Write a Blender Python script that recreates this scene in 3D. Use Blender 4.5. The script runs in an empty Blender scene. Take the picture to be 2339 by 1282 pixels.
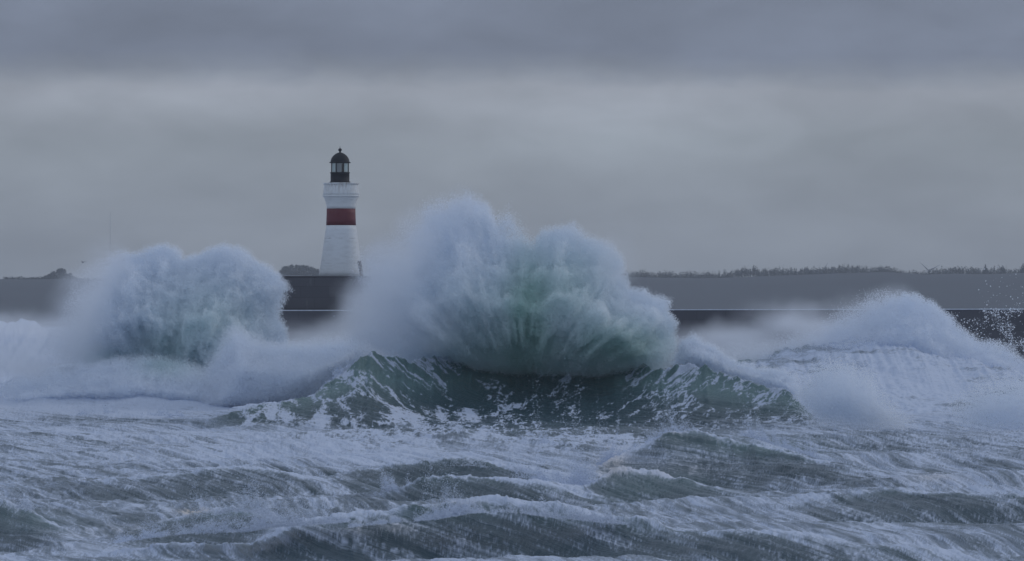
import bpy, math, time
import numpy as np
from mathutils import Vector

R = math.radians
scene = bpy.context.scene
COL = scene.collection

# ------------------------------------------------------------------ camera, sky, sun, exposure
F = 12370.0                 # focal length in photograph pixels (photo is 2339 wide)
CX, HZ = 1169.5, 716.0      # picture centre column, row of the sea horizon
EYE = 8.2                   # metres above mean sea level
cam_data = bpy.data.cameras.new("camera")
cam_data.sensor_width = 36.0
cam_data.lens = F / 2339.0 * 36.0
cam_data.clip_start = 1.0
cam_data.clip_end = 40000.0
cam = bpy.data.objects.new("camera", cam_data)
cam.location = (0, 0, EYE)
cam.rotation_euler = (math.pi / 2 + math.atan((HZ - 641.0) / F), 0, 0)
COL.objects.link(cam)
scene.camera = cam

SUN_EL, SUN_AZ = R(24), R(62)      # azimuth clockwise from the viewing direction (+Y)
world = bpy.data.worlds.new("World")
scene.world = world
world.use_nodes = True
nt = world.node_tree
nt.nodes.clear()
def N(tree, kind, **kw):
    n = tree.nodes.new(kind)
    for k, v in kw.items():
        setattr(n, k, v)
    return n
def math_node(tree, op, a, b=None, clamp=False):
    n = N(tree, 'ShaderNodeMath', operation=op, use_clamp=clamp)
    for i, v in enumerate((a, b)):
        if v is None: continue
        if isinstance(v, (int, float)): n.inputs[i].default_value = v
        else: tree.links.new(v, n.inputs[i])
    return n.outputs[0]
def lin(c):
    return tuple(((v / 255.0) / 12.92 if v <= 10 else (((v / 255.0) + 0.055) / 1.055) ** 2.4) for v in c)
def ramp(tree, fac, stops, interp='EASE'):
    n = N(tree, 'ShaderNodeValToRGB')
    n.color_ramp.interpolation = interp
    el = n.color_ramp.elements
    while len(el) > 1: el.remove(el[-1])
    el[0].position = stops[0][0]; el[0].color = (*stops[0][1], 1)
    for p, c in stops[1:]:
        e = el.new(p); e.color = (*c, 1)
    tree.links.new(fac, n.inputs[0])
    return n.outputs[0]

out = N(nt, 'ShaderNodeOutputWorld')
tc = N(nt, 'ShaderNodeTexCoord')
sep = N(nt, 'ShaderNodeSeparateXYZ')
nt.links.new(tc.outputs['Generated'], sep.inputs[0])
elev = math_node(nt, 'MULTIPLY', math_node(nt, 'ARCSINE', sep.outputs[2]), 57.2958)      # degrees
azim = math_node(nt, 'MULTIPLY', math_node(nt, 'ARCTAN2', sep.outputs[0], sep.outputs[1]), 57.2958)
def cloud_noise(sx, sy, off, detail=6, rough=0.5, dist=0.0):
    cmb = N(nt, 'ShaderNodeCombineXYZ')
    nt.links.new(math_node(nt, 'MULTIPLY', azim, sx), cmb.inputs[0])
    nt.links.new(math_node(nt, 'MULTIPLY', elev, sy), cmb.inputs[1])
    cmb.inputs[2].default_value = off
    n = N(nt, 'ShaderNodeTexNoise')
    n.inputs['Scale'].default_value = 1.0
    n.inputs['Detail'].default_value = detail
    n.inputs['Roughness'].default_value = rough
    n.inputs['Distortion'].default_value = dist
    nt.links.new(cmb.outputs[0], n.inputs['Vector'])
    return n.outputs['Fac']
def centred(o, amp):
    return math_node(nt, 'MULTIPLY', math_node(nt, 'SUBTRACT', o, 0.5), amp)
n_big = cloud_noise(0.35, 0.9, 3.1, 3, 0.45)
n_mid = cloud_noise(0.9, 2.2, 7.7, 5, 0.5, 0.3)
n_fine = cloud_noise(2.2, 4.5, 1.3, 5, 0.5, 0.5)
e2 = math_node(nt, 'ADD', elev, centred(n_big, 0.35))
e2 = math_node(nt, 'ADD', e2, centred(n_fine, 0.18))
# cloud deck: grey veil near the horizon, a paler slot, then the dark blue underside of the deck
ef = math_node(nt, 'DIVIDE', e2, 6.0, clamp=True)
deck = ramp(nt, ef, [(0.0, lin((122, 131, 144))), (0.14, lin((130, 138, 148))), (0.30, lin((134, 142, 151))),
                     (0.395, lin((143, 149, 160))), (0.43, lin((122, 130, 145))), (0.46, lin((113, 122, 141))),
                     (0.6, lin((116, 125, 144))), (1.0, lin((128, 140, 163)))], 'LINEAR')
bright = math_node(nt, 'ADD', 1.0, math_node(nt, 'ADD', centred(n_big, 0.5), centred(n_mid, 0.40)))
# two places where the deck is thinner and lets more light through
def gap(az0, el0, ra, re_, amt):
    a = math_node(nt, 'DIVIDE', math_node(nt, 'SUBTRACT', azim, az0), ra)
    b = math_node(nt, 'DIVIDE', math_node(nt, 'SUBTRACT', elev, el0), re_)
    r2 = math_node(nt, 'ADD', math_node(nt, 'MULTIPLY', a, a), math_node(nt, 'MULTIPLY', b, b))
    g_ = math_node(nt, 'EXPONENT', math_node(nt, 'MULTIPLY', r2, -1.0))
    m_ = math_node(nt, 'ADD', 0.45, math_node(nt, 'MULTIPLY', n_mid, 1.1))
    return math_node(nt, 'MULTIPLY', math_node(nt, 'MULTIPLY', g_, m_), amt)
bright = math_node(nt, 'ADD', bright, gap(-3.7, 2.28, 2.0, 0.25, 0.24))
bright = math_node(nt, 'ADD', bright, gap(1.3, 2.0, 1.7, 0.5, 0.34))
hsv = N(nt, 'ShaderNodeHueSaturation')
nt.links.new(deck, hsv.inputs['Color'])
nt.links.new(bright, hsv.inputs['Value'])
# overhead the deck thins: the brighter, bluer light that falls on the sea
up = math_node(nt, 'DIVIDE', math_node(nt, 'SUBTRACT', elev, 5.0), 40.0, clamp=True)
over = N(nt, 'ShaderNodeMix', data_type='RGBA')
nt.links.new(up, over.inputs['Factor'])
nt.links.new(hsv.outputs[0], over.inputs['A'])
over.inputs['B'].default_value = (0.41, 0.475, 0.61, 1)
sky = N(nt, 'ShaderNodeTexSky', sky_type='NISHITA')
sky.sun_disc = False
sky.sun_elevation = SUN_EL
sky.sun_rotation = SUN_AZ
bg_sky = N(nt, 'ShaderNodeBackground'); bg_sky.inputs[1].default_value = 0.05
nt.links.new(sky.outputs[0], bg_sky.inputs[0])
bg_cl = N(nt, 'ShaderNodeBackground'); bg_cl.inputs[1].default_value = 1.0
nt.links.new(over.outputs['Result'], bg_cl.inputs[0])
mixb = N(nt, 'ShaderNodeMixShader'); mixb.inputs[0].default_value = 0.93
nt.links.new(bg_sky.outputs[0], mixb.inputs[1])
nt.links.new(bg_cl.outputs[0], mixb.inputs[2])
nt.links.new(mixb.outputs[0], out.inputs[0])

sd = bpy.data.lights.new("sun", 'SUN')
sd.energy = 0.5
sd.angle = R(12)
sd.color = (1.0, 0.94, 0.88)
sun = bpy.data.objects.new("sun", sd)
sdir = Vector((math.sin(SUN_AZ) * math.cos(SUN_EL), math.cos(SUN_AZ) * math.cos(SUN_EL), math.sin(SUN_EL)))
sun.rotation_euler = sdir.to_track_quat('Z', 'Y').to_euler()
COL.objects.link(sun)

scene.view_settings.view_transform = 'Standard'
scene.view_settings.look = 'None'
scene.view_settings.exposure = 0.0
scene.view_settings.gamma = 1.0
scene.view_settings.use_curve_mapping = False
cy = scene.cycles
cy.max_bounces = 20; cy.diffuse_bounces = 14; cy.glossy_bounces = 3; cy.transmission_bounces = 16
cy.volume_bounces = 5; cy.transparent_max_bounces = 8
cy.use_denoising = True
cy.caustics_reflective = False; cy.caustics_refractive = False

# ------------------------------------------------------------------ helpers
rng = np.random.default_rng(11)
def px2w(px, py, D):
    """photo pixel + true distance -> world point"""
    return ((px - CX) * D / F, D, EYE + (HZ - py) * D / F)
def smooth(a, b, x):
    t = np.clip((x - a) / (b - a), 0, 1)
    return t * t * (3 - 2 * t)
def tag(o, label=None, cat=None, group=None, kind=None):
    if label: o['label'] = label
    if cat: o['category'] = cat
    if group: o['group'] = group
    if kind: o['kind'] = kind
    return o
def link_mesh(name, verts, faces, mat, parent=None, smooth_shade=False):
    me = bpy.data.meshes.new(name)
    me.from_pydata([tuple(v) for v in verts], [], [tuple(f) for f in faces])
    me.materials.append(mat)
    if smooth_shade:
        me.polygons.foreach_set('use_smooth', np.ones(len(me.polygons), dtype=bool))
    me.update()
    o = bpy.data.objects.new(name, me)
    COL.objects.link(o)
    if parent: o.parent = parent
    return o
def array_mesh(name, verts, faces, k, mat, smooth_shade):
    """numpy verts (n,3) and faces (m,k) -> object"""
    me = bpy.data.meshes.new(name)
    n, m = len(verts), len(faces)
    me.vertices.add(n); me.loops.add(m * k); me.polygons.add(m)
    me.vertices.foreach_set('co', np.ascontiguousarray(verts, dtype=np.float32).ravel())
    me.loops.foreach_set('vertex_index', np.ascontiguousarray(faces, dtype=np.int32).ravel())
    me.polygons.foreach_set('loop_start', np.arange(0, m * k, k, dtype=np.int32))
    me.polygons.foreach_set('use_smooth', np.full(m, smooth_shade, dtype=bool))
    me.materials.append(mat)
    me.update(calc_edges=True)
    o = bpy.data.objects.new(name, me)
    COL.objects.link(o)
    return o
def empty(name, loc):
    o = bpy.data.objects.new(name, None)
    o.location = loc; o.empty_display_size = 1.0
    COL.objects.link(o)
    return o

def boxv(x0, x1, y0, y1, z0, z1, base=0):
    v = [(x0, y0, z0), (x1, y0, z0), (x1, y1, z0), (x0, y1, z0), (x0, y0, z1), (x1, y0, z1), (x1, y1, z1), (x0, y1, z1)]
    f = [(0, 3, 2, 1), (4, 5, 6, 7), (0, 1, 5, 4), (1, 2, 6, 5), (2, 3, 7, 6), (3, 0, 4, 7)]
    return v, [tuple(i + base for i in q) for q in f]
def boxes(name, bs, mat, parent=None, bevel=0.0):
    V, Fc = [], []
    for b in bs:
        v, f = boxv(*b, base=len(V)); V += v; Fc += f
    o = link_mesh(name, V, Fc, mat, parent)
    if bevel:
        m = o.modifiers.new('bevel', 'BEVEL'); m.width = bevel; m.segments = 2
    return o

def noise_tile2(n, p, seed, lo=0.0):
    g = np.random.default_rng(seed)
    f = np.fft.rfft2(g.standard_normal((n, n)))
    kx = np.fft.fftfreq(n)[:, None] * n; ky = np.fft.rfftfreq(n)[None, :] * n
    k = np.sqrt(kx * kx + ky * ky); k[0, 0] = 1
    a = k ** (-p) * (k >= lo); a[0, 0] = 0
    t = np.fft.irfft2(f * a, s=(n, n)).astype(np.float32)
    return (t / t.std()).astype(np.float32)
def s2(t, x, y, cell):
    n = t.shape[0]
    x = x / cell; y = y / cell
    xi = np.floor(x).astype(np.int64); yi = np.floor(y).astype(np.int64)
    fx = (x - xi).astype(np.float32); fy = (y - yi).astype(np.float32)
    fx = fx * fx * (3 - 2 * fx); fy = fy * fy * (3 - 2 * fy)
    x0 = xi % n; x1 = (x0 + 1) % n; y0 = yi % n; y1 = (y0 + 1) % n
    return (t[x0, y0] * (1 - fx) + t[x1, y0] * fx) * (1 - fy) + (t[x0, y1] * (1 - fx) + t[x1, y1] * fx) * fy
def noise_tile3(n, p, seed, lo=0.0):
    g = np.random.default_rng(seed)
    f = np.fft.rfftn(g.standard_normal((n, n, n)))
    kx = np.fft.fftfreq(n)[:, None, None] * n; ky = np.fft.fftfreq(n)[None, :, None] * n; kz = np.fft.rfftfreq(n)[None, None, :] * n
    k = np.sqrt(kx ** 2 + ky ** 2 + kz ** 2); k[0, 0, 0] = 1
    a = k ** (-p) * (k >= lo); a[0, 0, 0] = 0
    t = np.fft.irfftn(f * a, s=(n, n, n)).astype(np.float32)
    return t / t.std()
def s3(t, x, y, z, cell):
    n = t.shape[0]
    c = []
    for v in (x, y, z):
        v = v / cell; i = np.floor(v).astype(np.int64); c.append((i % n, (i + 1) % n, (v - i).astype(np.float32)))
    (x0, x1, fx), (y0, y1, fy), (z0, z1, fz) = c
    a = t[x0, y0, z0] * (1 - fx) + t[x1, y0, z0] * fx
    b = t[x0, y1, z0] * (1 - fx) + t[x1, y1, z0] * fx
    d = t[x0, y0, z1] * (1 - fx) + t[x1, y0, z1] * fx
    e = t[x0, y1, z1] * (1 - fx) + t[x1, y1, z1] * fx
    return (a * (1 - fy) + b * fy) * (1 - fz) + (d * (1 - fy) + e * fy) * fz

TA = noise_tile2(2048, 1.9, 1, 6)      # rolling
TB = noise_tile2(2048, 1.35, 2, 20)    # crisp
TC = noise_tile2(2048, 1.5, 3, 8)
V3 = noise_tile3(128, 2.3, 5, 2)
V3b = noise_tile3(128, 1.8, 6, 4)

# ------------------------------------------------------------------ materials
def new_mat(name):
    m = bpy.data.materials.new(name); m.use_nodes = True
    t = m.node_tree; t.nodes.clear()
    return m, t, N(t, 'ShaderNodeOutputMaterial')
def tex_noise(t, vec, scale, detail=5, rough=0.55, dist=0.0):
    n = N(t, 'ShaderNodeTexNoise')
    n.inputs['Scale'].default_value = scale; n.inputs['Detail'].default_value = detail
    n.inputs['Roughness'].default_value = rough; n.inputs['Distortion'].default_value = dist
    if vec is not None: t.links.new(vec, n.inputs['Vector'])
    return n.outputs['Fac']
def mixc(t, fac, a, b):
    n = N(t, 'ShaderNodeMix', data_type='RGBA')
    for s, v in (('Factor', fac), ('A', a), ('B', b)):
        if isinstance(v, (int, float)): n.inputs[s].default_value = v
        elif isinstance(v, tuple): n.inputs[s].default_value = (*v, 1)
        else: t.links.new(v, n.inputs[s])
    return n.outputs['Result']
def stretch(t, src, sc):
    n = N(t, 'ShaderNodeMapping'); n.inputs['Scale'].default_value = sc
    t.links.new(src, n.inputs['Vector']); return n.outputs[0]
def principled(t, col, rough=0.7, metallic=0.0, bump=None, bump_d=0.02, bump_s=0.5):
    b = N(t, 'ShaderNodeBsdfPrincipled')
    if isinstance(col, tuple): b.inputs['Base Color'].default_value = (*col, 1)
    else: t.links.new(col, b.inputs['Base Color'])
    if isinstance(rough, (int, float)): b.inputs['Roughness'].default_value = rough
    else: t.links.new(rough, b.inputs['Roughness'])
    b.inputs['Metallic'].default_value = metallic
    if bump is not None:
        bp = N(t, 'ShaderNodeBump'); bp.inputs['Distance'].default_value = bump_d; bp.inputs['Strength'].default_value = bump_s
        t.links.new(bump, bp.inputs['Height']); t.links.new(bp.outputs[0], b.inputs['Normal'])
    return b

def mat_simple(name, c1, c2, scale, rough=0.8, metallic=0.0, bump_d=0.02, sc=(1, 1, 1)):
    m, t, o = new_mat(name)
    co = N(t, 'ShaderNodeTexCoord').outputs['Object']
    n = tex_noise(t, stretch(t, co, sc), scale, 6, 0.6)
    f = ramp(t, n, [(0.3, (0, 0, 0)), (0.7, (1, 1, 1))], 'LINEAR')
    b = principled(t, mixc(t, f, c1, c2), rough, metallic, n, bump_d)
    t.links.new(b.outputs[0], o.inputs[0])
    return m

FOAM = (0.59, 0.66, 0.78)
def make_sea_mat():
    m, t, o = new_mat("sea_water")
    at = N(t, 'ShaderNodeAttribute', attribute_name='mask')
    sp = N(t, 'ShaderNodeSeparateColor'); t.links.new(at.outputs['Color'], sp.inputs[0])
    foam, green, warm = sp.outputs[0], sp.outputs[1], sp.outputs[2]
    uv = N(t, 'ShaderNodeAttribute', attribute_name='flow').outputs['Vector']
    fine = tex_noise(t, uv, 3.2, 6, 0.68, 0.5)
    fine2 = tex_noise(t, uv, 14.0, 3, 0.6, 0.2)
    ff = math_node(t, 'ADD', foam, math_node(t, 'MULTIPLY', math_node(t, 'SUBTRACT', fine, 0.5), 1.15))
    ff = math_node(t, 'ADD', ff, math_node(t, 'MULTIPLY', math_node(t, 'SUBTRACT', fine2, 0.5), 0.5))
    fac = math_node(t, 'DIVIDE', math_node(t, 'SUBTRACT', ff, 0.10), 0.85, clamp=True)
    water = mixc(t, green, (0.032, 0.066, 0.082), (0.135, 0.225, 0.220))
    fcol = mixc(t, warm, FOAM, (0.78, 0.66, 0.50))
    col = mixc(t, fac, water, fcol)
    rough = math_node(t, 'ADD', 0.28, math_node(t, 'MULTIPLY', fac, 0.5))
    h = math_node(t, 'ADD', fine, math_node(t, 'MULTIPLY', fine2, 0.3))
    b = principled(t, col, rough, 0, h, 0.10, 0.6)
    b.inputs['IOR'].default_value = 1.33
    t.links.new(math_node(t, 'SUBTRACT', 0.5, math_node(t, 'MULTIPLY', fac, 0.4)), b.inputs['Specular IOR Level'])
    t.links.new(b.outputs[0], o.inputs[0])
    return m
def make_spray_mat():
    m, t, o = new_mat("spray_droplets")
    at = N(t, 'ShaderNodeAttribute', attribute_name='tint')
    g = at.outputs['Fac']
    pos = N(t, 'ShaderNodeNewGeometry').outputs['Position']
    nz = tex_noise(t, pos, 0.35, 4, 0.6)
    g2 = math_node(t, 'MULTIPLY', g, math_node(t, 'ADD', 0.4, math_node(t, 'MULTIPLY', nz, 1.2)), clamp=True)
    col = mixc(t, g2, (0.935, 0.962, 0.992), (0.64, 0.80, 0.76))
    d = N(t, 'ShaderNodeBsdfDiffuse'); tr = N(t, 'ShaderNodeBsdfTranslucent')
    t.links.new(col, d.inputs[0]); t.links.new(col, tr.inputs[0])
    mx = N(t, 'ShaderNodeMixShader'); mx.inputs[0].default_value = 0.5
    t.links.new(d.outputs[0], mx.inputs[1]); t.links.new(tr.outputs[0], mx.inputs[2])
    t.links.new(mx.outputs[0], o.inputs[0])
    return m
M_SEA = make_sea_mat()
M_SPRAY = make_spray_mat()
M_FROTH = mat_simple('crest_froth', (0.62, 0.69, 0.80), (0.72, 0.78, 0.88), 1.5, 0.9)

# ------------------------------------------------------------------ the sea: one sheet to the horizon
# crest control points: (photo column, row, distance); wf / wb = width of front and back in metres
WAVES = {
 'main':  dict(c=[(560,948,398),(640,940,402),(720,905,408),(790,850,412),(850,800,414),(940,812,418),(1030,810,424),(1110,800,426),(1195,785,428),(1270,788,428),(1350,802,426),(1430,814,423),(1500,818,419),(1570,818,417),(1640,850,414),(1720,868,411),(1790,885,408),(1835,925,405),(1880,970,402)], wf=27, wb=10, pf=2.5, over=2.2, pit=0.0),
 'left':  dict(c=[(-160,900,450),(0,880,452),(120,850,455),(250,822,458),(330,815,458),(430,850,456),(520,900,452),(640,940,448)], wf=34, wb=14, pf=1.6, over=0.6, pit=0.2),
 'right': dict(c=[(1560,850,500),(1680,826,503),(1800,806,505),(1950,785,507),(2080,775,508),(2200,800,507),(2339,858,503),(2480,880,500)], wf=46, wb=12, pf=1.3, over=0.5, pit=0.0),
 'near':  dict(c=[(1310,1105,276),(1400,1036,279),(1500,992,281),(1600,976,282),(1700,988,281),(1820,1024,278),(1950,1066,274),(2100,1110,270),(2300,1150,262)], wf=17, wb=7, pf=1.35, over=0.5, pit=1.0),
 'near_b':dict(c=[(1330,1115,248.3),(1400,1085,250.3),(1500,1082,251.3),(1650,1110,248.3),(1800,1150,244.3),(1950,1190,239.3)], wf=10, wb=6, pf=1.5, over=0.4, pit=1.2),
 'mid':   dict(c=[(620,1140,262),(760,1098,264),(900,1072,266),(1040,1062,267),(1180,1076,266),(1330,1106,262)], wf=9, wb=6, pf=1.5, over=0.4, pit=1.2),
 'mid_b': dict(c=[(840,1140,242),(960,1106,244),(1080,1096,245),(1200,1104,244),(1340,1122,242)], wf=8, wb=5, pf=1.5, over=0.4, pit=1.2),
 'low_a': dict(c=[(210,1235,199.0),(320,1200,200.0),(430,1176,201.0),(530,1162,201.0),(600,1172,200.0),(690,1225,199.0)], wf=9, wb=5, pf=1.4, over=0.35, pit=1.5),
 'low_b': dict(c=[(-140,1130,207.2),(-20,1146,207.2),(60,1158,206.2),(120,1180,205.2),(190,1225,204.2)], wf=10, wb=5, pf=1.5, over=0.5, pit=1.6),
 'low_c': dict(c=[(180,1255,187.0),(360,1226,189.0),(560,1216,190.0),(760,1192,191.0),(930,1184,192.0),(1130,1170,192.0),(1300,1186,191.0),(1480,1204,190.0),(1700,1236,188.0)], wf=8, wb=5, pf=1.5, over=0.4, pit=0.7),
 'low_d': dict(c=[(1480,1262,187),(1650,1240,188),(1850,1222,188),(2050,1226,188),(2250,1244,187),(2500,1270,186)], wf=8, wb=5, pf=1.5, over=0.3, pit=1.2),
 'right_n':dict(c=[(1750,1165,226),(1900,1140,228),(2080,1128,229),(2250,1134,228),(2450,1150,226)], wf=9, wb=6, pf=1.5, over=0.3, pit=1.0),
 'step':  dict(c=[(880,1030,330),(980,1000,334),(1060,985,336),(1150,1005,334),(1300,1010,331),(1420,1030,328)], wf=14, wb=8, pf=1.5, over=0.3, pit=0.8),
 'far_l': dict(c=[(-300,745,700),(-80,738,705),(60,735,708),(150,748,706),(300,770,700)], wf=60, wb=30, pf=1.4, over=0.0, pit=0.0),
 'mid_l': dict(c=[(-100,962,400),(100,955,403),(250,945,405),(420,950,405),(600,955,402)], wf=10, wb=6, pf=1.4, over=0.2, pit=0.6),
 'strip': dict(c=[(240,1100,256.0),(420,1090,258.0),(560,1078,260.0),(700,1096,258.0)], wf=12, wb=5, pf=1.4, over=0.2, pit=1.0),
 'right_c':dict(c=[(1900,1010,345),(2000,1000,348),(2150,1005,348),(2350,1020,345)], wf=14, wb=8, pf=1.4, over=0.2, pit=0.8),
}
for w in WAVES.values():
    P = np.array([px2w(*c) for c in w['c']])
    w['X'], w['Y'], w['Z'] = P[:, 0], P[:, 1], np.maximum(P[:, 2], 0.0) * (1.2 if P[:, 1].mean() < 275 else 1.0)

def make_sea():
    th = np.concatenate([np.radians(np.linspace(-75, -7.2, 70)[:-1]), np.radians(np.linspace(-7.2, 7.2, 1750)), np.radians(np.linspace(7.2, 75, 70)[1:])])
    r = np.concatenate([np.linspace(20, 165, 60)[:-1], np.arange(165, 300, 0.24), np.arange(300, 380, 0.34), np.arange(380, 430, 0.17), np.arange(430, 530, 0.3), np.geomspace(530, 1200, 240)[1:], np.geomspace(1210, 6300, 50)])
    TH, RR = np.meshgrid(th.astype(np.float64), r, indexing='ij')
    X = RR * np.sin(TH); Y = RR * np.cos(TH)
    X = X.ravel(); Y = Y.ravel()
    # warp so that nothing runs ruler-straight
    wx = s2(TA, X + 40, Y * 0.5, 0.35) * 1.2; wy = s2(TA, X * 0.6 + 300, Y + 90, 0.35) * 1.6
    Xw = X + wx; Yw = Y + wy
    far = smooth(1400, 600, Y)
    # chop
    g = np.random.default_rng(4)
    z = np.zeros_like(X)
    for i in range(26):
        lam = g.uniform(9, 38); a = 0.0022 * lam; d = g.normal(-0.12, 0.33); ph = g.uniform(0, 6.28)
        k = 2 * math.pi / lam
        s = np.sin(k * (Xw * math.sin(d) + Yw * math.cos(d)) + ph)
        z += a * (1 - 2 * np.abs(s) if i % 2 else s)
    # streak coordinate: foam lines are drawn out down-wind, almost along the line of sight near the eye
    yk = np.array([0, 200, 260, 300, 340, 420, 700, 7000.]); kk = np.array([.20, .20, .24, .34, .50, .60, .60, .60])
    yy = np.linspace(0, 7000, 7001); Kc = np.concatenate([[0], np.cumsum(np.interp(yy, yk, kk))[:-1]])
    K = np.interp(Y, yy, Kc)
    nm = s2(TC, Xw + Yw * 0.12, Yw * 0.55, 0.16)
    nr = 1 - np.abs(s2(TC, (Xw - Yw * 0.15) * 0.8 + 77, Yw * 0.5 + 31, 0.10)) * 1.2
    lumps = (0.055 + 0.03 * smooth(260, 340, Y)) * nm + 0.028 * nr
    z += 0.0
    fy = np.zeros_like(X); hw = np.zeros_like(X); face = {}
    crest = np.zeros_like(X)
    for name, w in WAVES.items():
        wob = 0.9 * s2(TA, X * 2 + 500 + len(name) * 37, X * 0 + 9, 0.3)
        Dc = np.interp(X, w['X'], w['Y']) + wob
        H = np.interp(X, w['X'], w['Z'])
        x0, x1 = w['X'][0], w['X'][-1]
        H = H * smooth(x0 - 5, x0 + 1, X) * smooth(x1 + 5, x1 - 1, X)
        H = H * (1 + 0.07 * s2(TC, X * 1.5 + 200, X * 0 + 33, 0.2))
        s = Y - Dc
        fr = np.clip(1 + s / w['wf'], 0, 1) ** w['pf']
        bk = np.exp(-(np.maximum(s, 0) / w['wb']) ** 2 * 1.2)
        p = np.where(s < 0, fr, bk)
        h = H * p
        if w['pit']:
            tr = np.exp(-((s + w['wf'] * 0.95) / (w['wf'] * 0.45)) ** 2) * w['pit'] * H * 0.5
            h = h - tr
        hw += h
        fy -= w['over'] * np.minimum(H / 3, 1) * p ** 3
        face[name] = (s, p * (s < 0.3), H, np.clip(1 + s / w['wf'], 0, 1) * (s < 0.4))
        crest = np.maximum(crest, np.exp(-(s / 1.3) ** 2) * np.minimum(H / 1.0, 1))
    sm = face['main'][1] * np.minimum(face['main'][2] / 3, 1)
    z = z * (1 - 0.6 * np.clip(hw / 3, 0, 1)) + lumps * (1 - 0.45 * sm) * far + hw
    us = X + K + np.interp(Y, [0, 250, 330], [3.4, 3.4, 7.0]) * (hw + lumps) * (1 - sm) + wx * 0.35 + 0.25 * s2(TC, X * 0.7 + 60, Y * 0.12, 0.2)
    nf = 1 - np.abs(s2(TB, us * 1.4, Y * 0.12 + 12, 0.055)) * 1.2
    rib = s2(TB, us * 1.5 + 5, Y * 0.04 + 200, 0.05)
    rib2 = 1 - np.abs(s2(TC, us * 1.7 + 150, Y * 0.05 + 20, 0.05)) * 1.2
    z += (0.6 + 0.4 * smooth(200, 245, Y)) * (0.040 * nf + 0.026 * rib + 0.030 * rib2) * (1 - 0.45 * sm) * far * (1 - 0.97 * smooth(425, 455, Y))
    z += smooth(430, 470, Y) * far * (0.10 * s2(TC, X * 0.5 + Y * 0.3, Y * 0.25 + X * 0.3, 0.1) + 0.12 * np.maximum(s2(TB, X * 0.7 + 80, Y * 0.3, 0.1), -0.6))
    # boiling crests
    z += crest * (0.10 * np.maximum(s2(TB, X * 1.0, Y * 0.6 + 55, 0.09), -0.5) + 0.05)
    Yd = Y + fy
    Xd = X
    # ---- foam cover (a pattern lying on the water)
    nT_, nR_ = len(th), len(r)
    hg = hw.reshape(nT_, nR_)
    L = np.zeros_like(hg)
    L[:, 1:] = np.cumsum(np.hypot(np.diff(hg, axis=1), np.diff(RR, axis=1)), axis=1)
    L = (L - L[:, nR_ // 2:nR_ // 2 + 1] + RR[:, nR_ // 2:nR_ // 2 + 1]).ravel()
    kx = np.interp(X, [-16, -8, -3, 2, 10, 20], [-0.9, -0.7, -0.2, 0.5, 1.0, 1.1])
    uf = X - kx * hw * 1.0 + wx * 0.5
    fan_n = s2(TC, uf * 1.1 + 400, L * 0.35 + wy * 0.3, 0.045)
    fan2_n = s2(TB, uf * 0.9 + 90, L * 0.5 + 10 + wy * 0.3, 0.05)
    PX = CX + F * X / Y; PY = HZ + (EYE - z) * F / Y
    def fil(n, k=3.2): return np.exp(-np.abs(n) * k)
    lace = fil(s2(TC, Xw * 1.8 + 11 + K * 0.5, (L + wy) * 0.34, 0.05))
    lace2 = fil(s2(TB, us * 2.6 + 30, (L + wy) * 0.07 + 70, 0.05))
    streak = s2(TB, us * 2.2, L * 0.035 + 41, 0.05)
    streak2 = s2(TC, us * 1.1 + 310, L * 0.07 + 141, 0.08)
    patch = s2(TA, Xw * 0.8 + 900, Yw * 0.35, 0.30)
    cover = 0.62 + 0.10 * patch + 0 * X
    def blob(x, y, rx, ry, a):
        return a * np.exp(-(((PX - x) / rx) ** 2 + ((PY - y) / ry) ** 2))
    PYn = PY + 16 * s2(TA, X * 3.0, Y * 0.5 + 5, 0.3) + 10 * s2(TC, X * 2.0, Y * 0.4 + 9, 0.1)
    def blob2(x, y, rx, ry, a):
        return a * np.exp(-(((PX - x) / rx) ** 2 + ((PYn - y) / ry) ** 2))
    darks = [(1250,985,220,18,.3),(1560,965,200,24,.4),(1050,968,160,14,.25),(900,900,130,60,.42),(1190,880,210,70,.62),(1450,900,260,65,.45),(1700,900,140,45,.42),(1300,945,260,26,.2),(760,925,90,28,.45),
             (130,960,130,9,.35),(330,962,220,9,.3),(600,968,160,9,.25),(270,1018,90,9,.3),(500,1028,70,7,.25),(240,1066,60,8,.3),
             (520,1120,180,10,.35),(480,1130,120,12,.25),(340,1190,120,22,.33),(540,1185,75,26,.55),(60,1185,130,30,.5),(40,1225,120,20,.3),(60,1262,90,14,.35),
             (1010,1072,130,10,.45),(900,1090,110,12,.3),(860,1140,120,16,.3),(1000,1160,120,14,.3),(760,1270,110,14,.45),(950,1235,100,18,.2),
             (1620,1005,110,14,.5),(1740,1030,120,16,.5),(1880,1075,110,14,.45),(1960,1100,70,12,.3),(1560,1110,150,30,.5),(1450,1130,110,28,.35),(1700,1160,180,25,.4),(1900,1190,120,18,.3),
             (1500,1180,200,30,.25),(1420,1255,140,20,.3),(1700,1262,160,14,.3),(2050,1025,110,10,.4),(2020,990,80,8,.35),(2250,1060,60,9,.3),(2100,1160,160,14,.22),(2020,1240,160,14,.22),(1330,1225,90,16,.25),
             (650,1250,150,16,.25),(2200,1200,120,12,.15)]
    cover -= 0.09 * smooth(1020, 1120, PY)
    # foam thins on faces toward the viewer, gathers on backs; also paints form shading
    ht = (hw + 0.5 * lumps).reshape(nT_, nR_)
    sl = np.gradient(ht, axis=1) / np.gradient(RR, axis=1)
    for _ in range(3): sl[:, 1:-1] = (sl[:, :-2] + sl[:, 1:-1] * 2 + sl[:, 2:]) / 4
    sl = sl.ravel() * smooth(425, 340, Y)
    cover -= 1.9 * np.clip(sl - 0.02, -0.06, 0.22)
    vary = np.clip(0.75 + 0.45 * s2(TA, X * 2.2 + 33, Y * 0.4, 0.3), 0.1, 1.6)
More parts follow.
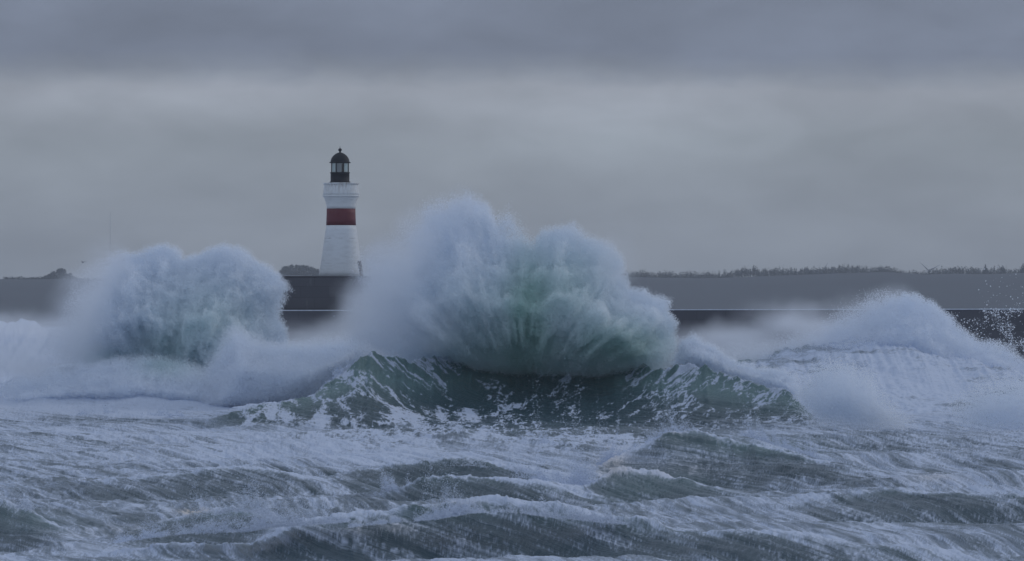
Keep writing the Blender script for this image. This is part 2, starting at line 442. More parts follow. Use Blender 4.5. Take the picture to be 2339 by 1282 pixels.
    for nme, a_ in (('near', .34), ('near_b', .36), ('mid', .34), ('mid_b', .30), ('low_a', .42), ('low_b', .42), ('low_c', .22), ('low_d', .22), ('right_n', .22), ('right_c', .3), ('step', .15), ('strip', .25)):
        s_, p_, H_, q_ = face[nme]
        cover -= a_ * vary * smooth(0.25, 0.75, q_) * (1 - smooth(0.90, 0.99, q_)) * np.minimum(H_ * 1.6, 1) * (0.75 if nme.startswith('low') else 1.0)
        cover += 0.30 * np.exp(-((s_ - 0.3) / 0.9) ** 2) * np.minimum(H_ * 1.5, 1)
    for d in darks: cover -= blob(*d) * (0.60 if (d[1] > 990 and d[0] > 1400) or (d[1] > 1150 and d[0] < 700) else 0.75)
    for d in [(1500,1035,90,28,.30),(1480,1060,120,22,.22),(750,1010,260,30,.2),(500,1045,330,25,.16),(950,1030,220,14,.3),(880,960,120,30,.25),(1100,985,90,20,.3),(1280,1000,170,12,.3),(1950,900,250,50,.4),(300,900,420,38,.5),(2150,850,300,70,.4),(1180,1130,160,18,.15)]:
        cover += blob(*d)
    cover += 0.5 * smooth(470, 560, Y) - 0.12 * smooth(460, 500, Y) * smooth(560, 520, Y)
    for nme in ('mid', 'mid_b', 'low_a', 'low_b', 'low_c', 'near', 'near_b', 'step', 'mid_l', 'strip'):
        s = face[nme][0]
        cover += 0.35 * np.exp(-((s - 0.8) / 1.6) ** 2) * np.minimum(face[nme][2], 1)
    pat = 0.60 * lace + 0.80 * lace2 + 0.22 * streak + 0.14 * streak2 - 0.38
    fb = smooth(425, 455, Y)
    pat = pat * (1 - fb) + fb * (0.35 * s2(TB, X * 0.45 + hw * 1.5, L * 0.25 + hw * 4 - X * 0.12, 0.06) + 0.25 * s2(TC, X * 0.6, L * 0.3 + 50, 0.08) - 0.1)
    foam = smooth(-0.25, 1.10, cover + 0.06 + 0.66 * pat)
    # the tall face carries a torn net of foam, open green water between its threads
    fq = 0.9 * fil(fan_n, 4.0) + 0.55 * fil(fan2_n, 3.0) + 0.22 * s2(TB, uf * 1.0 + 33, L * 0.2 + 5, 0.05)
    ffoam = smooth(0.38, 0.80, fq + (cover - 0.36) * 0.80)
    wf_ = np.clip(smooth(0.02, 0.25, sm) + blob2(1330, 955, 400, 62, 1.2) + blob2(820, 935, 190, 60, .9), 0, 1)
    foam = foam * (1 - wf_) + (0.02 + 0.98 * ffoam) * wf_
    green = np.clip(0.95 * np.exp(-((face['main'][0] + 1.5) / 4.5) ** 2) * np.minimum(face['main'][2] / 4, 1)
                    + 0.62 * sm + blob(1650, 850, 120, 40, .5) + 0.35 * crest + blob(540, 1185, 70, 25, .25) + blob(1750, 1030, 140, 20, .2) + blob(1480,1110,140,30,.35) + blob(1700,1015,180,22,.3) + blob(60,1190,140,25,.3), 0, 1)  # aerated green; also paints light through the lip and lifts the shaded face
    warm = np.zeros_like(X)
    for d in [(440,1168,36,8,1.0),(870,1208,75,14,.55),(1400,1060,40,34,.5),(1560,1075,90,22,.25),(1040,1160,60,18,.3),(1540,1000,26,14,.5),(330,1210,90,18,.3),(2130,1090,60,10,.3),(2170,1160,60,8,.2)]:
        warm += blob(*d)
    warm = np.clip(warm * (0.6 + 0.4 * lace), 0, 1)
    nT, nR = len(th), len(r)
    idx = np.arange(nT * nR).reshape(nT, nR)
    faces = np.stack([idx[:-1, :-1], idx[1:, :-1], idx[1:, 1:], idx[:-1, 1:]], -1).reshape(-1, 4)
    o = array_mesh('sea', np.stack([Xd, Yd, z], 1), faces, 4, M_SEA, True)
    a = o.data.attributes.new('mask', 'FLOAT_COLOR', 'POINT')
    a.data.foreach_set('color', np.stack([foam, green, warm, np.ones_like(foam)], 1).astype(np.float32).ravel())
    a = o.data.attributes.new('flow', 'FLOAT_VECTOR', 'POINT')
    a.data.foreach_set('vector', np.stack([(us * (1 - sm) + uf * sm) * (1 - fb) + fb * X * 0.3, L * (0.12 + 0.5 * sm) * (1 - fb) + fb * (L * 0.5 + hw * 1.5 - X * 0.1), z * 0], 1).astype(np.float32).ravel())
    tag(o, kind='structure')
    return o
t0 = time.time()
make_sea()
print('sea', time.time() - t0)

# ------------------------------------------------------------------ spray: clouds of droplets
def droplets(name, P, nrm, size, tint, elong=1.0):
    """one small triangle per clot of droplets, turned roughly along nrm"""
    n = len(P)
    a = np.cross(nrm, rng.standard_normal((n, 3))); a /= np.linalg.norm(a, axis=1, keepdims=True) + 1e-9
    b = np.cross(nrm, a); b /= np.linalg.norm(b, axis=1, keepdims=True) + 1e-9
    s = (size * rng.uniform(0.6, 1.4, n))[:, None] if np.ndim(size) == 0 else size[:, None]
    V = np.stack([P + a * s * elong, P - a * s * 0.5 + b * s * 0.87, P - a * s * 0.5 - b * s * 0.87], 1).reshape(-1, 3)
    Fc = np.arange(3 * n).reshape(-1, 3)
    o = array_mesh(name, V, Fc, 3, M_SPRAY, False)
    at = o.data.attributes.new('tint', 'FLOAT', 'FACE')
    at.data.foreach_set('value', np.ascontiguousarray(tint, dtype=np.float32))
    return o

def poly_field(poly, res):
    """signed depth inside a closed outline in the (x,z) plane, on a grid"""
    poly = np.asarray(poly, float)
    lo = poly.min(0) - 4; hi = poly.max(0) + 4
    gx = np.arange(lo[0], hi[0], res); gz = np.arange(lo[1], hi[1], res)
    GX, GZ = np.meshgrid(gx, gz, indexing='ij')
    d = np.full(GX.shape, 1e9); ins = np.zeros(GX.shape, bool)
    for (x0, z0), (x1, z1) in zip(poly, np.roll(poly, -1, 0)):
        ex, ez = x1 - x0, z1 - z0
        t = np.clip(((GX - x0) * ex + (GZ - z0) * ez) / (ex * ex + ez * ez + 1e-9), 0, 1)
        d = np.minimum(d, np.hypot(GX - x0 - t * ex, GZ - z0 - t * ez))
        c = (z0 > GZ) != (z1 > GZ)
        ins ^= c & (GX < (x1 - x0) * (GZ - z0) / (z1 - z0 + 1e-12) + x0)
    d = np.where(ins, d, -d)
    return lo, res, d
def pf_sample(fld, x, z):
    lo, res, d = fld
    u = np.clip((x - lo[0]) / res, 0, d.shape[0] - 1.01); v = np.clip((z - lo[1]) / res, 0, d.shape[1] - 1.01)
    i = u.astype(int); j = v.astype(int); fu = u - i; fv = v - j
    return (d[i, j] * (1 - fu) + d[i + 1, j] * fu) * (1 - fv) + (d[i, j + 1] * (1 - fu) + d[i + 1, j + 1] * fu) * fv

def plume(name, outline, D, thick, count, size, soft, base, amp=1.0, streak=1.0, tintf=None, shell=1.7, inner=0.07, nscale=1.0, lift=0.0, lift_z=0.0, lean=0.0, slope=1.0, seed=0):
    """outline: photo points at distance D; soft(x_px, y_px) -> edge softness in metres"""
    poly = [(px2w(a, b, D)[0], px2w(a, b, D)[2]) for a, b in outline]
    fld = poly_field(poly, 0.2)
    lo = np.array(fld[0]); hi = lo + np.array(fld[2].shape) * 0.2
    bx, _, bz = px2w(base[0], base[1], D)
    got = []; total = 0
    def value(x, y, z):
        d = pf_sample(fld, x, z)
        ang = np.arctan2(x - bx, z - bz + 3.0) ; rad = np.hypot(x - bx, z - bz + 3.0)
        n = s3(V3, x + seed * 7, y, z, 0.42 * nscale) * amp
        n2 = s3(V3b, x + seed * 3, y, z, 0.16 * nscale) * amp * 0.33
        st = s3(V3b, ang * 14 + seed, y * 0.5, rad * 0.28, 0.35) * streak * np.clip(rad / 9, 0, 1)
        roof = np.abs(y) * slope * (1.0)
        d = d - lift * np.clip((lift_z(x) if callable(lift_z) else lift_z) + 0.9 * s3(V3b, x, y, z * 0.4, 0.3) - z, 0, None) * smooth(2.0, -1.5, y)
        return d * 1.0 - np.maximum(roof - 0.0, 0) * 0.8 + (n + n2 + st) * np.clip(0.35 + d * 0.2, 0.3, 1.0), d
    while total < count:
        m = 600000
        x = rng.uniform(lo[0], hi[0], m); z = rng.uniform(lo[1], hi[1], m)
        y = rng.uniform(-thick, thick, m)
        k0 = (pf_sample(fld, x, z) - 0.8 * np.abs(y) * slope > -2.6 - amp) & ((y <= 0.5) | (rng.random(m) < 0.35))
        x, y, z = x[k0], y[k0], z[k0]
        v, d = value(x, y, z)
        px = CX + x * F / D; py = HZ - (z - EYE) * F / D
        sf = soft(px, py)
        p = smooth(-0.35 * sf, 0.65 * sf, v) * np.where(d > -sf, 1, 0)
        p *= inner + (1 - inner) * np.exp(-np.maximum(v - sf * 0.5, 0) / shell)
        # soft regions are thin mist
        p *= 1.0 / (0.6 + 0.4 * sf)
        k = rng.random(len(x)) < p
        got.append(np.stack([x[k], y[k], z[k], v[k], px[k], py[k]], 1)); total += k.sum()
        if len(got) > 90: break
    G = np.concatenate(got)[:count]
    x, y, z = G[:, 0], G[:, 1], G[:, 2]
    e = 0.35
    gx = value(x + e, y, z)[0] - value(x - e, y, z)[0]
    gy = value(x, y + e, z)[0] - value(x, y - e, z)[0]
    gz = value(x, y, z + e)[0] - value(x, y, z - e)[0]
    nr = -np.stack([gx, gy, gz], 1); nr /= np.linalg.norm(nr, axis=1, keepdims=True) + 1e-9
    nr += np.array([0, 0, 0.35]) + 0.55 * rng.standard_normal(nr.shape); nr /= np.linalg.norm(nr, axis=1, keepdims=True)
    tint = tintf(G[:, 4], G[:, 5]) if tintf else np.zeros(len(G))
    tint = tint * rng.uniform(0.7, 1.3, len(G))
    P = np.stack([x, D + y + lean * (z - bz), z], 1)
    return droplets(name, P, nr, size, np.clip(tint, 0, 1))

def G2(px, py, x, y, rx, ry): return np.exp(-(((px - x) / rx) ** 2 + ((py - y) / ry) ** 2))

t0 = time.time()
main_outline = [(835,590),(870,575),(900,545),(935,505),(970,462),(1005,440),(1050,424),(1090,420),(1135,427),(1168,450),(1192,492),(1213,538),(1240,522),(1275,515),(1310,512),(1330,538),(1372,556),(1410,580),(1430,615),(1445,655),(1480,662),(1510,668),(1532,690),(1540,735),(1532,770),(1548,815),(1510,870),(1400,875),(1300,880),(1200,880),(1100,875),(1000,870),(900,850),(840,800),(800,770),(820,700),(830,650)]
def main_soft(px, py):
    return 1.2 + 3.0 * smooth(990, 830, px) + 0.8 * smooth(760, 840, py) + 0.9 * smooth(1100, 1000, px) * smooth(700, 560, py) - 0.35 * smooth(1380, 1500, px) * smooth(850, 790, py)
def main_tint(px, py):
    return 0.9 * G2(px, py, 1205, 740, 42, 130) + 0.45 * G2(px, py, 1170, 810, 190, 45) + 0.75 * G2(px, py, 1410, 795, 110, 55) + 0.25 * G2(px, py, 1130, 720, 120, 90) + 0.3 * G2(px, py, 1300, 660, 90, 90)
tag(plume('breaking_splash', main_outline, 423, 7.0, 2600000, 0.031, main_soft, (1200, 850), amp=0.75, streak=0.8, lift=0.34, lift_z=lambda x: EYE + (HZ - np.interp(CX + x * F / 423, [850, 1000, 1100, 1190, 1270, 1340, 1420, 1560], [805, 800, 790, 762, 785, 830, 850, 862])) * 423 / F, tintf=main_tint, seed=1),
    'tallest burst of white spray exploding above the big green wave, right of the lighthouse', 'splash')

left_outline = [(175,640),(215,610),(250,580),(300,568),(345,562),(385,557),(412,560),(422,585),(440,578),(475,562),(515,556),(560,568),(585,590),(615,600),(640,615),(668,640),(668,665),(655,690),(645,720),(655,760),(650,800),(660,850),(690,890),(660,935),(560,950),(450,935),(380,890),(300,870),(200,850),(130,820),(120,780),(145,735),(160,690)]
def left_soft(px, py):
    return 1.0 + 3.6 * smooth(320, 160, px) + 2.4 * smooth(780, 900, py) - 0.2 * smooth(560, 640, px)
def left_tint(px, py):
    return 0.3 * G2(px, py, 370, 790, 60, 40) + 0.25 * G2(px, py, 430, 850, 60, 50) + 0.25 * G2(px, py, 470, 740, 130, 90) + 0.5 * G2(px, py, 240, 820, 60, 22)
tag(plume('breaking_splash', left_outline, 452, 7, 2000000, 0.035, left_soft, (400, 900), amp=0.8, streak=0.6, tintf=left_tint, seed=2),
    'round twin-topped burst of white spray on the left, hiding the end of the sea wall', 'splash')
tag(plume('breaking_splash', [(-120,900),(0,868),(100,845),(230,822),(330,815),(430,835),(520,868),(600,900),(680,925),(640,955),(400,955),(100,955),(-120,955)], 444, 4, 600000, 0.036, lambda px, py: 1.6 + 0 * px, (300, 1000), amp=0.75, streak=0.3, seed=9, nscale=0.8, shell=1.2, tintf=lambda px, py: 0.4 * G2(px, py, 390, 830, 60, 25)),
    'low bank of churning foam below the round left burst', 'splash')
print('plumes', time.time() - t0)

def veil(name, puffs, D, depth, dens, label, seed=0, nsc=0.22, contrast=1.0):
    """mist as air full of droplets: a box whose density swells in soft puffs (photo column, row, half width, half height, weight)"""
    m, t, o_ = new_mat('drifting_mist')
    co = N(t, 'ShaderNodeTexCoord').outputs['Object']
    nz = tex_noise(t, stretch(t, co, (0.7, 0.5, 1.3)), nsc, 4, 0.55, 0.4)
    off = N(t, 'ShaderNodeVectorMath', operation='ADD')
    wn = N(t, 'ShaderNodeTexNoise'); wn.inputs['Scale'].default_value = nsc * 1.3; wn.inputs['Detail'].default_value = 3
    t.links.new(co, wn.inputs['Vector'])
    sub = N(t, 'ShaderNodeVectorMath', operation='SUBTRACT'); sub.inputs[1].default_value = (0.5, 0.5, 0.5)
    t.links.new(wn.outputs['Color'], sub.inputs[0])
    sc = N(t, 'ShaderNodeVectorMath', operation='SCALE'); sc.inputs['Scale'].default_value = 3.5 * contrast
    t.links.new(sub.outputs[0], sc.inputs[0])
    t.links.new(co, off.inputs[0]); t.links.new(sc.outputs[0], off.inputs[1])
    tot = None; lo = np.array([1e9] * 3); hi = -lo
    for (a, b, ra, rb, wgt) in puffs:
        c = np.array(px2w(a, b, D)); rr = np.array([ra * D / F, depth, rb * D / F]) * 1.35
        lo = np.minimum(lo, c - rr); hi = np.maximum(hi, c + rr)
        s_ = N(t, 'ShaderNodeVectorMath', operation='SUBTRACT'); s_.inputs[1].default_value = tuple(c); t.links.new(off.outputs[0], s_.inputs[0])
        d_ = N(t, 'ShaderNodeVectorMath', operation='DIVIDE'); d_.inputs[1].default_value = tuple(rr); t.links.new(s_.outputs[0], d_.inputs[0])
        q = N(t, 'ShaderNodeVectorMath', operation='DOT_PRODUCT'); t.links.new(d_.outputs[0], q.inputs[0]); t.links.new(d_.outputs[0], q.inputs[1])
        f = math_node(t, 'SUBTRACT', 1.0, q.outputs['Value'], clamp=True)
        f = math_node(t, 'MULTIPLY', math_node(t, 'MULTIPLY', f, f), wgt * dens)
        tot = f if tot is None else math_node(t, 'ADD', tot, f)
    mod = math_node(t, 'MULTIPLY', math_node(t, 'SUBTRACT', nz, 0.5 - 0.28 / contrast), 2.6 * contrast, clamp=False)
    mod = math_node(t, 'MAXIMUM', mod, 0.0)
    tot = math_node(t, 'MULTIPLY', tot, mod)
    pv = N(t, 'ShaderNodeVolumePrincipled')
    pv.inputs['Color'].default_value = (0.97, 0.985, 1.0, 1)
    t.links.new(tot, pv.inputs['Density']); t.links.new(pv.outputs[0], o_.inputs['Volume'])
    o = boxes(name, [(lo[0], hi[0], lo[1], hi[1], lo[2], hi[2])], m)
    tag(o, label, 'mist', kind='stuff')
    return o

t0 = time.time()
veil('mist', [(700,850,90,90,1.0),(620,900,90,60,.9),(780,800,90,80,.8),(860,720,90,80,.9),(900,640,80,70,.6),(560,930,80,40,.6),(720,900,60,50,.9)], 454, 3.5, 0.5, 'smooth pale mist drifting between the two bursts of spray under the lighthouse', 1)
veil('mist', [(900,620,80,70,1.0),(960,540,60,70,.8),(1040,480,60,50,.5),(860,700,70,80,1.0),(940,740,110,70,1.0),(840,600,40,40,.4),(1400,600,60,60,.4)], 418, 4.0, 0.30, 'thin mist blowing off the windward side of the tall burst of spray', 2)
veil('mist', [(190,690,70,80,.8),(240,610,60,60,.6),(160,780,90,70,.9),(60,820,110,50,.7),(300,880,120,40,.3),(120,840,140,40,.5)], 446, 4.0, 0.35, 'thin mist trailing left of the round twin-topped burst', 3)
veil('mist', [(1900,810,90,40,.8),(1680,770,90,40,.8),(1990,840,80,40,.7),(1765,730,80,48,.7),(1850,745,90,50,1.0),(1920,790,90,50,1.0),(1700,790,100,40,.8),(1800,820,150,40,.9),(1600,790,80,45,.5),(1960,740,70,60,.7),(2030,700,70,50,.5)], 525, 5.0, 0.24, 'soft hump of mist before the sea wall, right of the tall burst', 4)
veil('mist', [(20,745,110,34,1.0),(160,755,110,26,.8),(-120,750,110,34,1.0),(260,740,90,40,.6)], 640, 10.0, 0.10, 'low mist over distant surf at the far left', 5)
veil('mist', [(700,800,200,60,1.0),(900,800,200,80,1.0),(1650,800,200,50,.6),(2000,790,200,50,.6),(870,690,80,60,.6)], 590, 8.0, 0.12, 'thin veil of spray hanging along the foot of the sea wall', 6)
tag(plume('breaking_splash', [(540,760),(600,800),(680,800),(760,790),(830,775),(850,800),(800,850),(740,900),(690,930),(620,960),(500,960),(440,930),(480,860)], 442, 4, 1000000, 0.034, lambda px, py: 2.8 + 0 * px, (650, 1000), amp=0.6, streak=0.0, seed=12, inner=0.3),
    'soft white spray cloud between the left burst and the big green wave', 'splash')
right_outline = [(1640,812),(1760,785),(1860,758),(1930,712),(1985,682),(2040,666),(2090,670),(2130,692),(2165,725),(2190,760),(2230,785),(2290,800),(2360,830),(2440,880),(2440,960),(2000,930),(1800,880),(1640,850)]
def right_soft(px, py): return 1.0 + 2.6 * smooth(2080, 1950, px) + 0.3 * smooth(2200, 2330, px)
tag(plume('breaking_splash', right_outline, 505, 5, 1000000, 0.038, right_soft, (2050, 1000), amp=1.0, streak=0.7, seed=3, nscale=1.0),
    'foaming wave crest with wind-blown spray at the right, before the sea wall', 'splash')
tag(plume('breaking_splash', [(1820,900),(1860,850),(1900,832),(1940,834),(1985,850),(2010,880),(2040,920),(2075,960),(2070,990),(1960,985),(1860,960),(1830,930)], 385, 3.0, 90000, 0.035, lambda px, py: 2.2 + 1.2 * smooth(930, 985, py) + 0 * px, (1940, 980), amp=0.5, streak=0.5, seed=4, nscale=0.7),
    'low fan-shaped splash just right of the big green wave', 'splash')
tag(plume('breaking_splash', [(2180,930),(2230,890),(2290,870),(2380,860),(2420,990),(2300,985),(2200,970)], 385, 3.0, 60000, 0.035, lambda px, py: 3.0 + 0 * px, (2300, 980), amp=0.5, streak=0.4, seed=5, nscale=0.7),
    'low soft splash at the right edge of the picture, over white water', 'splash')
tag(plume('breaking_splash', [(1535,830),(1555,780),(1590,770),(1640,790),(1690,830),(1780,850),(1815,858),(1825,900),(1790,900),(1700,870),(1600,850)], 420, 2.0, 160000, 0.035, lambda px, py: 1.5 + 0 * px, (1650, 900), amp=0.5, streak=0.4, seed=6, nscale=0.7),
    'spray torn off the right shoulder of the big green wave', 'splash')

def crest_spray(name, pts, D, hgt, count, size, seed, wind=-0.3, tint=0.0, label=''):
    """fringe thrown up from a breaking crest (photo points at distance D)"""
    W = np.array([px2w(a, b, D) for a, b in pts]); count = int(count * 0.55)
    g = np.random.default_rng(seed)
    t = g.random(count * 3)
    u = np.linspace(0, 1, len(W))
    x = np.interp(t, u, W[:, 0]); z0 = np.interp(t, u, W[:, 2])
    cl = s2(TB, x + seed * 13, x * 0 + seed, 0.05) * 0.5 + s2(TC, x * 1.0 + seed * 7, x * 0 + 2 * seed, 0.08) * 0.8
    keep = g.random(count * 3) < np.clip(0.02 + 0.6 * cl, 0.0, 1)
    x, z0, cl, t = x[keep][:count], z0[keep][:count], cl[keep][:count], t[keep][:count]
    n = len(x)
    e = np.abs(g.exponential(1.0, n)) * hgt * np.clip(0.25 + 0.8 * cl, 0.10, 3.0) * np.minimum(1, 5 * t * (1 - t) + 0.1)
    z = z0 - 0.25 * hgt + e * (0.6 + 0.4 * s2(TB, x * 2, e * 3, 0.05) ** 2)
    x = x + wind * e + 0.12 * hgt * g.standard_normal(n)
    y = D + 0.6 * g.standard_normal(n) + 0.3 * e
    P = np.stack([x, y, z], 1)
    nr = g.standard_normal(P.shape) + np.array([0, -0.5, 0.7]); nr /= np.linalg.norm(nr, axis=1, keepdims=True)
    o = droplets(name, P, nr, size, np.full(n, tint))
    o.data.materials[0] = M_FROTH
    tag(o, label, 'spray', kind='stuff')
    return o
crest_spray('crest_spray', [(1360,1078),(1420,1032),(1500,996),(1600,982),(1700,992),(1820,1028),(1950,1070)], 288, 0.28, 60000, 0.022, 21, label='fringe of spray along the crest of the streaked near wave, lower right')
crest_spray('crest_spray', [(1470,1010),(1540,985),(1580,978),(1610,978),(1640,975)], 289, 0.42, 12000, 0.022, 22, label='beige tuft of spray at the top of the streaked near wave')
crest_spray('crest_spray', [(1170,1110),(1230,1100),(1280,1095),(1340,1100),(1370,1115)], 256, 0.75, 50000, 0.024, 23, wind=-0.2, label='feathery splash left of the streaked near wave, centre of the foreground')
crest_spray('crest_spray', [(870,1130),(900,1112),(940,1105),(980,1110)], 246, 0.42, 26000, 0.022, 24, label='small pale splash on the crest left of the centre foreground')
crest_spray('crest_spray', [(1040,1040),(1058,1034),(1075,1030),(1095,1038)], 325, 0.55, 12000, 0.026, 25, label='small spiky splash below the foot of the big green wave')
crest_spray('crest_spray', [(1190,1020),(1240,1008),(1290,1012),(1340,1026)], 325, 0.35, 14000, 0.024, 26, label='low white curl right of the small spiky splash')
crest_spray('crest_spray', [(-60,1135),(0,1150),(60,1158),(120,1172),(170,1215)], 205, 0.25, 30000, 0.018, 27, label='spray along the crest of the wave at the lower left edge')
crest_spray('crest_spray', [(230,1240),(330,1226),(430,1214),(560,1210),(620,1200),(700,1195),(800,1186)], 190, 0.26, 70000, 0.016, 28, label='spiky fringe of foam along the bottom left breaker')
crest_spray('crest_spray', [(800,1200),(900,1190),(1000,1182),(1080,1168),(1160,1166),(1280,1180),(1400,1192),(1560,1205)], 190, 0.16, 70000, 0.016, 29, label='frothing crest along the bottom centre breaker')
crest_spray('crest_spray', [(500,1168),(560,1162),(600,1170),(640,1195)], 200, 0.28, 16000, 0.018, 30, label='spray around the dark green hump, lower left')
crest_spray('crest_spray', [(880,1075),(980,1062),(1080,1062),(1180,1074),(1300,1098)], 266, 0.12, 20000, 0.02, 31, label='thin froth along the crest behind the centre foreground splashes')
crest_spray('crest_spray', [(740,890),(780,850),(820,812),(850,798),(880,800)], 413, 0.4, 9000, 0.04, 32, label='spray on the left shoulder of the big green wave')
crest_spray('crest_spray', [(150,948),(220,942),(260,940),(300,945),(420,948)], 405, 0.4, 14000, 0.035, 33, label='small splash at the foot of the left burst')

# flying drops against the dark wall at the right edge
g = np.random.default_rng(77)
n = 14000
dx = g.random(n * 4) ; pxs = 2150 + 520 * dx; pys = 560 + 255 * g.random(n * 4) ** 0.8
lim = np.interp(pxs, [2150, 2200, 2250, 2339, 2450], [735, 775, 790, 815, 830])
dens = np.where(pys > 704, 0.10 + 0.75 * smooth(2190, 2330, pxs), 0.07 * smooth(2180, 2339, pxs) * smooth(590, 700, pys)) * (1 - smooth(2400, 2650, pxs)) * (1 - 0.6 * smooth(2339, 2500, pxs) * smooth(760, 700, pys))
dens *= np.clip(0.4 + 0.5 * s2(TB, pxs * 0.04, pys * 0.04, 0.1), 0.02, 1)
k = (g.random(n * 4) < dens) & (pys < lim + 12)
pxs, pys = pxs[k][:n], pys[k][:n]
Dd = g.uniform(492, 506, len(pxs))
P = np.stack([(pxs - CX) * Dd / F, Dd, EYE + (HZ - pys) * Dd / F], 1)
nr = g.standard_normal(P.shape) + np.array([0, -1.2, .5]); nr /= np.linalg.norm(nr, axis=1, keepdims=True)
o = droplets('flying_drops', P, nr, 0.02 + 0.07 * g.random(len(P)) ** 2.5, np.full(len(P), 0.05), 1.3)
tag(o, 'scatter of flying white drops against the dark sea wall at the right edge', 'spray', kind='stuff')
print('sprays', time.time() - t0)

# ------------------------------------------------------------------ lighthouse
def lathe(name, prof, mat, parent, seg=96, cap=False, start=0.0):
    """prof: list of (radius, z) bottom to top"""
    v, f = [], []
    for r_, z_ in prof:
        for i in range(seg):
            a = start + 2 * math.pi * i / seg
            v.append((r_ * math.cos(a), r_ * math.sin(a), z_))
    for j in range(len(prof) - 1):
        for i in range(seg):
            k = (i + 1) % seg
            f.append((j * seg + i, j * seg + k, (j + 1) * seg + k, (j + 1) * seg + i))
    f.append(tuple(reversed(range(seg))))
    f.append(tuple((len(prof) - 1) * seg + i for i in range(seg)))
    o = link_mesh(name, v, f, mat, parent, True)
    return o
def make_paint(name, base, dirt, rust_top, crack=True):
    m, t, o = new_mat(name)
    co = N(t, 'ShaderNodeTexCoord').outputs['Object']
    n1 = tex_noise(t, stretch(t, co, (1, 1, 3.2)), 0.9, 7, 0.65)
    n2 = tex_noise(t, stretch(t, co, (6, 6, 0.5)), 1.2, 5, 0.6)
    c = mixc(t, ramp(t, n1, [(0.48, (0, 0, 0)), (0.75, (0.40, 0.40, 0.40))], 'LINEAR'), base, dirt)
    z = N(t, 'ShaderNodeSeparateXYZ'); t.links.new(co, z.inputs[0])
    top = math_node(t, 'MULTIPLY', math_node(t, 'DIVIDE', math_node(t, 'SUBTRACT', z.outputs[2], rust_top[0]), rust_top[1] - rust_top[0], clamp=True),
                    ramp(t, n2, [(0.47, (0, 0, 0)), (0.68, (1, 1, 1))], 'LINEAR'))
    c = mixc(t, math_node(t, 'MULTIPLY', top, 0.9), c, (0.20, 0.11, 0.05))
    if crack:
        # horizontal lift joints where the render has opened
        w = math_node(t, 'ADD', z.outputs[2], math_node(t, 'MULTIPLY', tex_noise(t, co, 3.0, 3, 0.6), 0.10))
        tot = None
        for zc, a in ((4.45, 0.8), (1.6, 0.35), (3.1, 0.15)):
            dd = math_node(t, 'ABSOLUTE', math_node(t, 'SUBTRACT', w, zc + 0.05))
            ln = math_node(t, 'MULTIPLY', math_node(t, 'SUBTRACT', 1.0, math_node(t, 'DIVIDE', dd, 0.05), clamp=True), a)
            ln = math_node(t, 'MULTIPLY', ln, ramp(t, tex_noise(t, co, 0.8 + zc * .1, 3, 0.6), [(0.45, (0, 0, 0)), (0.6, (1, 1, 1))], 'LINEAR'))
            tot = ln if tot is None else math_node(t, 'ADD', tot, ln, clamp=True)
        c = mixc(t, tot, c, (0.10, 0.08, 0.07))
    b = principled(t, c, 0.62, 0, n1, 0.012, 0.4)
    t.links.new(b.outputs[0], o.inputs[0])
    return m
M_WHITE = make_paint('white_render', (0.74, 0.77, 0.77), (0.42, 0.44, 0.42), (3.0, 30.0))
M_WHITE2 = make_paint('white_parapet', (0.74, 0.76, 0.74), (0.44, 0.43, 0.38), (9.2, 11.6), False)
M_RED = make_paint('red_band', (0.135, 0.018, 0.028), (0.10, 0.02, 0.028), (3, 30), False)
M_BLACK = mat_simple('black_paint', (0.006, 0.007, 0.011), (0.014, 0.016, 0.02), 2.0, 0.75)
M_DARKSTONE = mat_simple('bare_masonry', (0.06, 0.05, 0.045), (0.12, 0.10, 0.09), 5.0, 0.9, 0, 0.08)
def make_conc(name, c1, c2, c3):
    m, t, o = new_mat(name)
    co = N(t, 'ShaderNodeTexCoord').outputs['Object']
    n1 = tex_noise(t, stretch(t, co, (1, 1, 0.25)), 1.6, 7, 0.65)
    n2 = tex_noise(t, stretch(t, co, (0.5, 1, 1)), 0.25, 5, 0.6)
    br = N(t, 'ShaderNodeTexBrick')
    br.inputs['Scale'].default_value = 1.0; br.inputs['Brick Width'].default_value = 3.2; br.inputs['Row Height'].default_value = 1.25
    br.inputs['Mortar Size'].default_value = 0.03; br.inputs['Color1'].default_value = (*c1, 1); br.inputs['Color2'].default_value = (*c2, 1); br.inputs['Mortar'].default_value = (*c3, 1)
    sp = N(t, 'ShaderNodeSeparateXYZ'); t.links.new(co, sp.inputs[0]); cb = N(t, 'ShaderNodeCombineXYZ')
    t.links.new(sp.outputs[0], cb.inputs[0]); t.links.new(sp.outputs[2], cb.inputs[1]); t.links.new(cb.outputs[0], br.inputs['Vector'])
    st = ramp(t, n1, [(0.60, (0, 0, 0)), (0.74, (1, 1, 1))], 'LINEAR')
    c = mixc(t, math_node(t, 'MULTIPLY', st, 0.35), mixc(t, n2, br.outputs[0], c2), (0.22, 0.23, 0.24))
    b = principled(t, c, 0.75, 0, n1, 0.04, 0.6)
    t.links.new(b.outputs[0], o.inputs[0])
    return m
M_CONC = make_conc('wet_concrete', (0.060, 0.062, 0.072), (0.090, 0.090, 0.100), (0.040, 0.040, 0.048))
M_COPING = mat_simple('pale_coping', (0.50, 0.54, 0.60), (0.72, 0.76, 0.80), 1.5, 0.5)

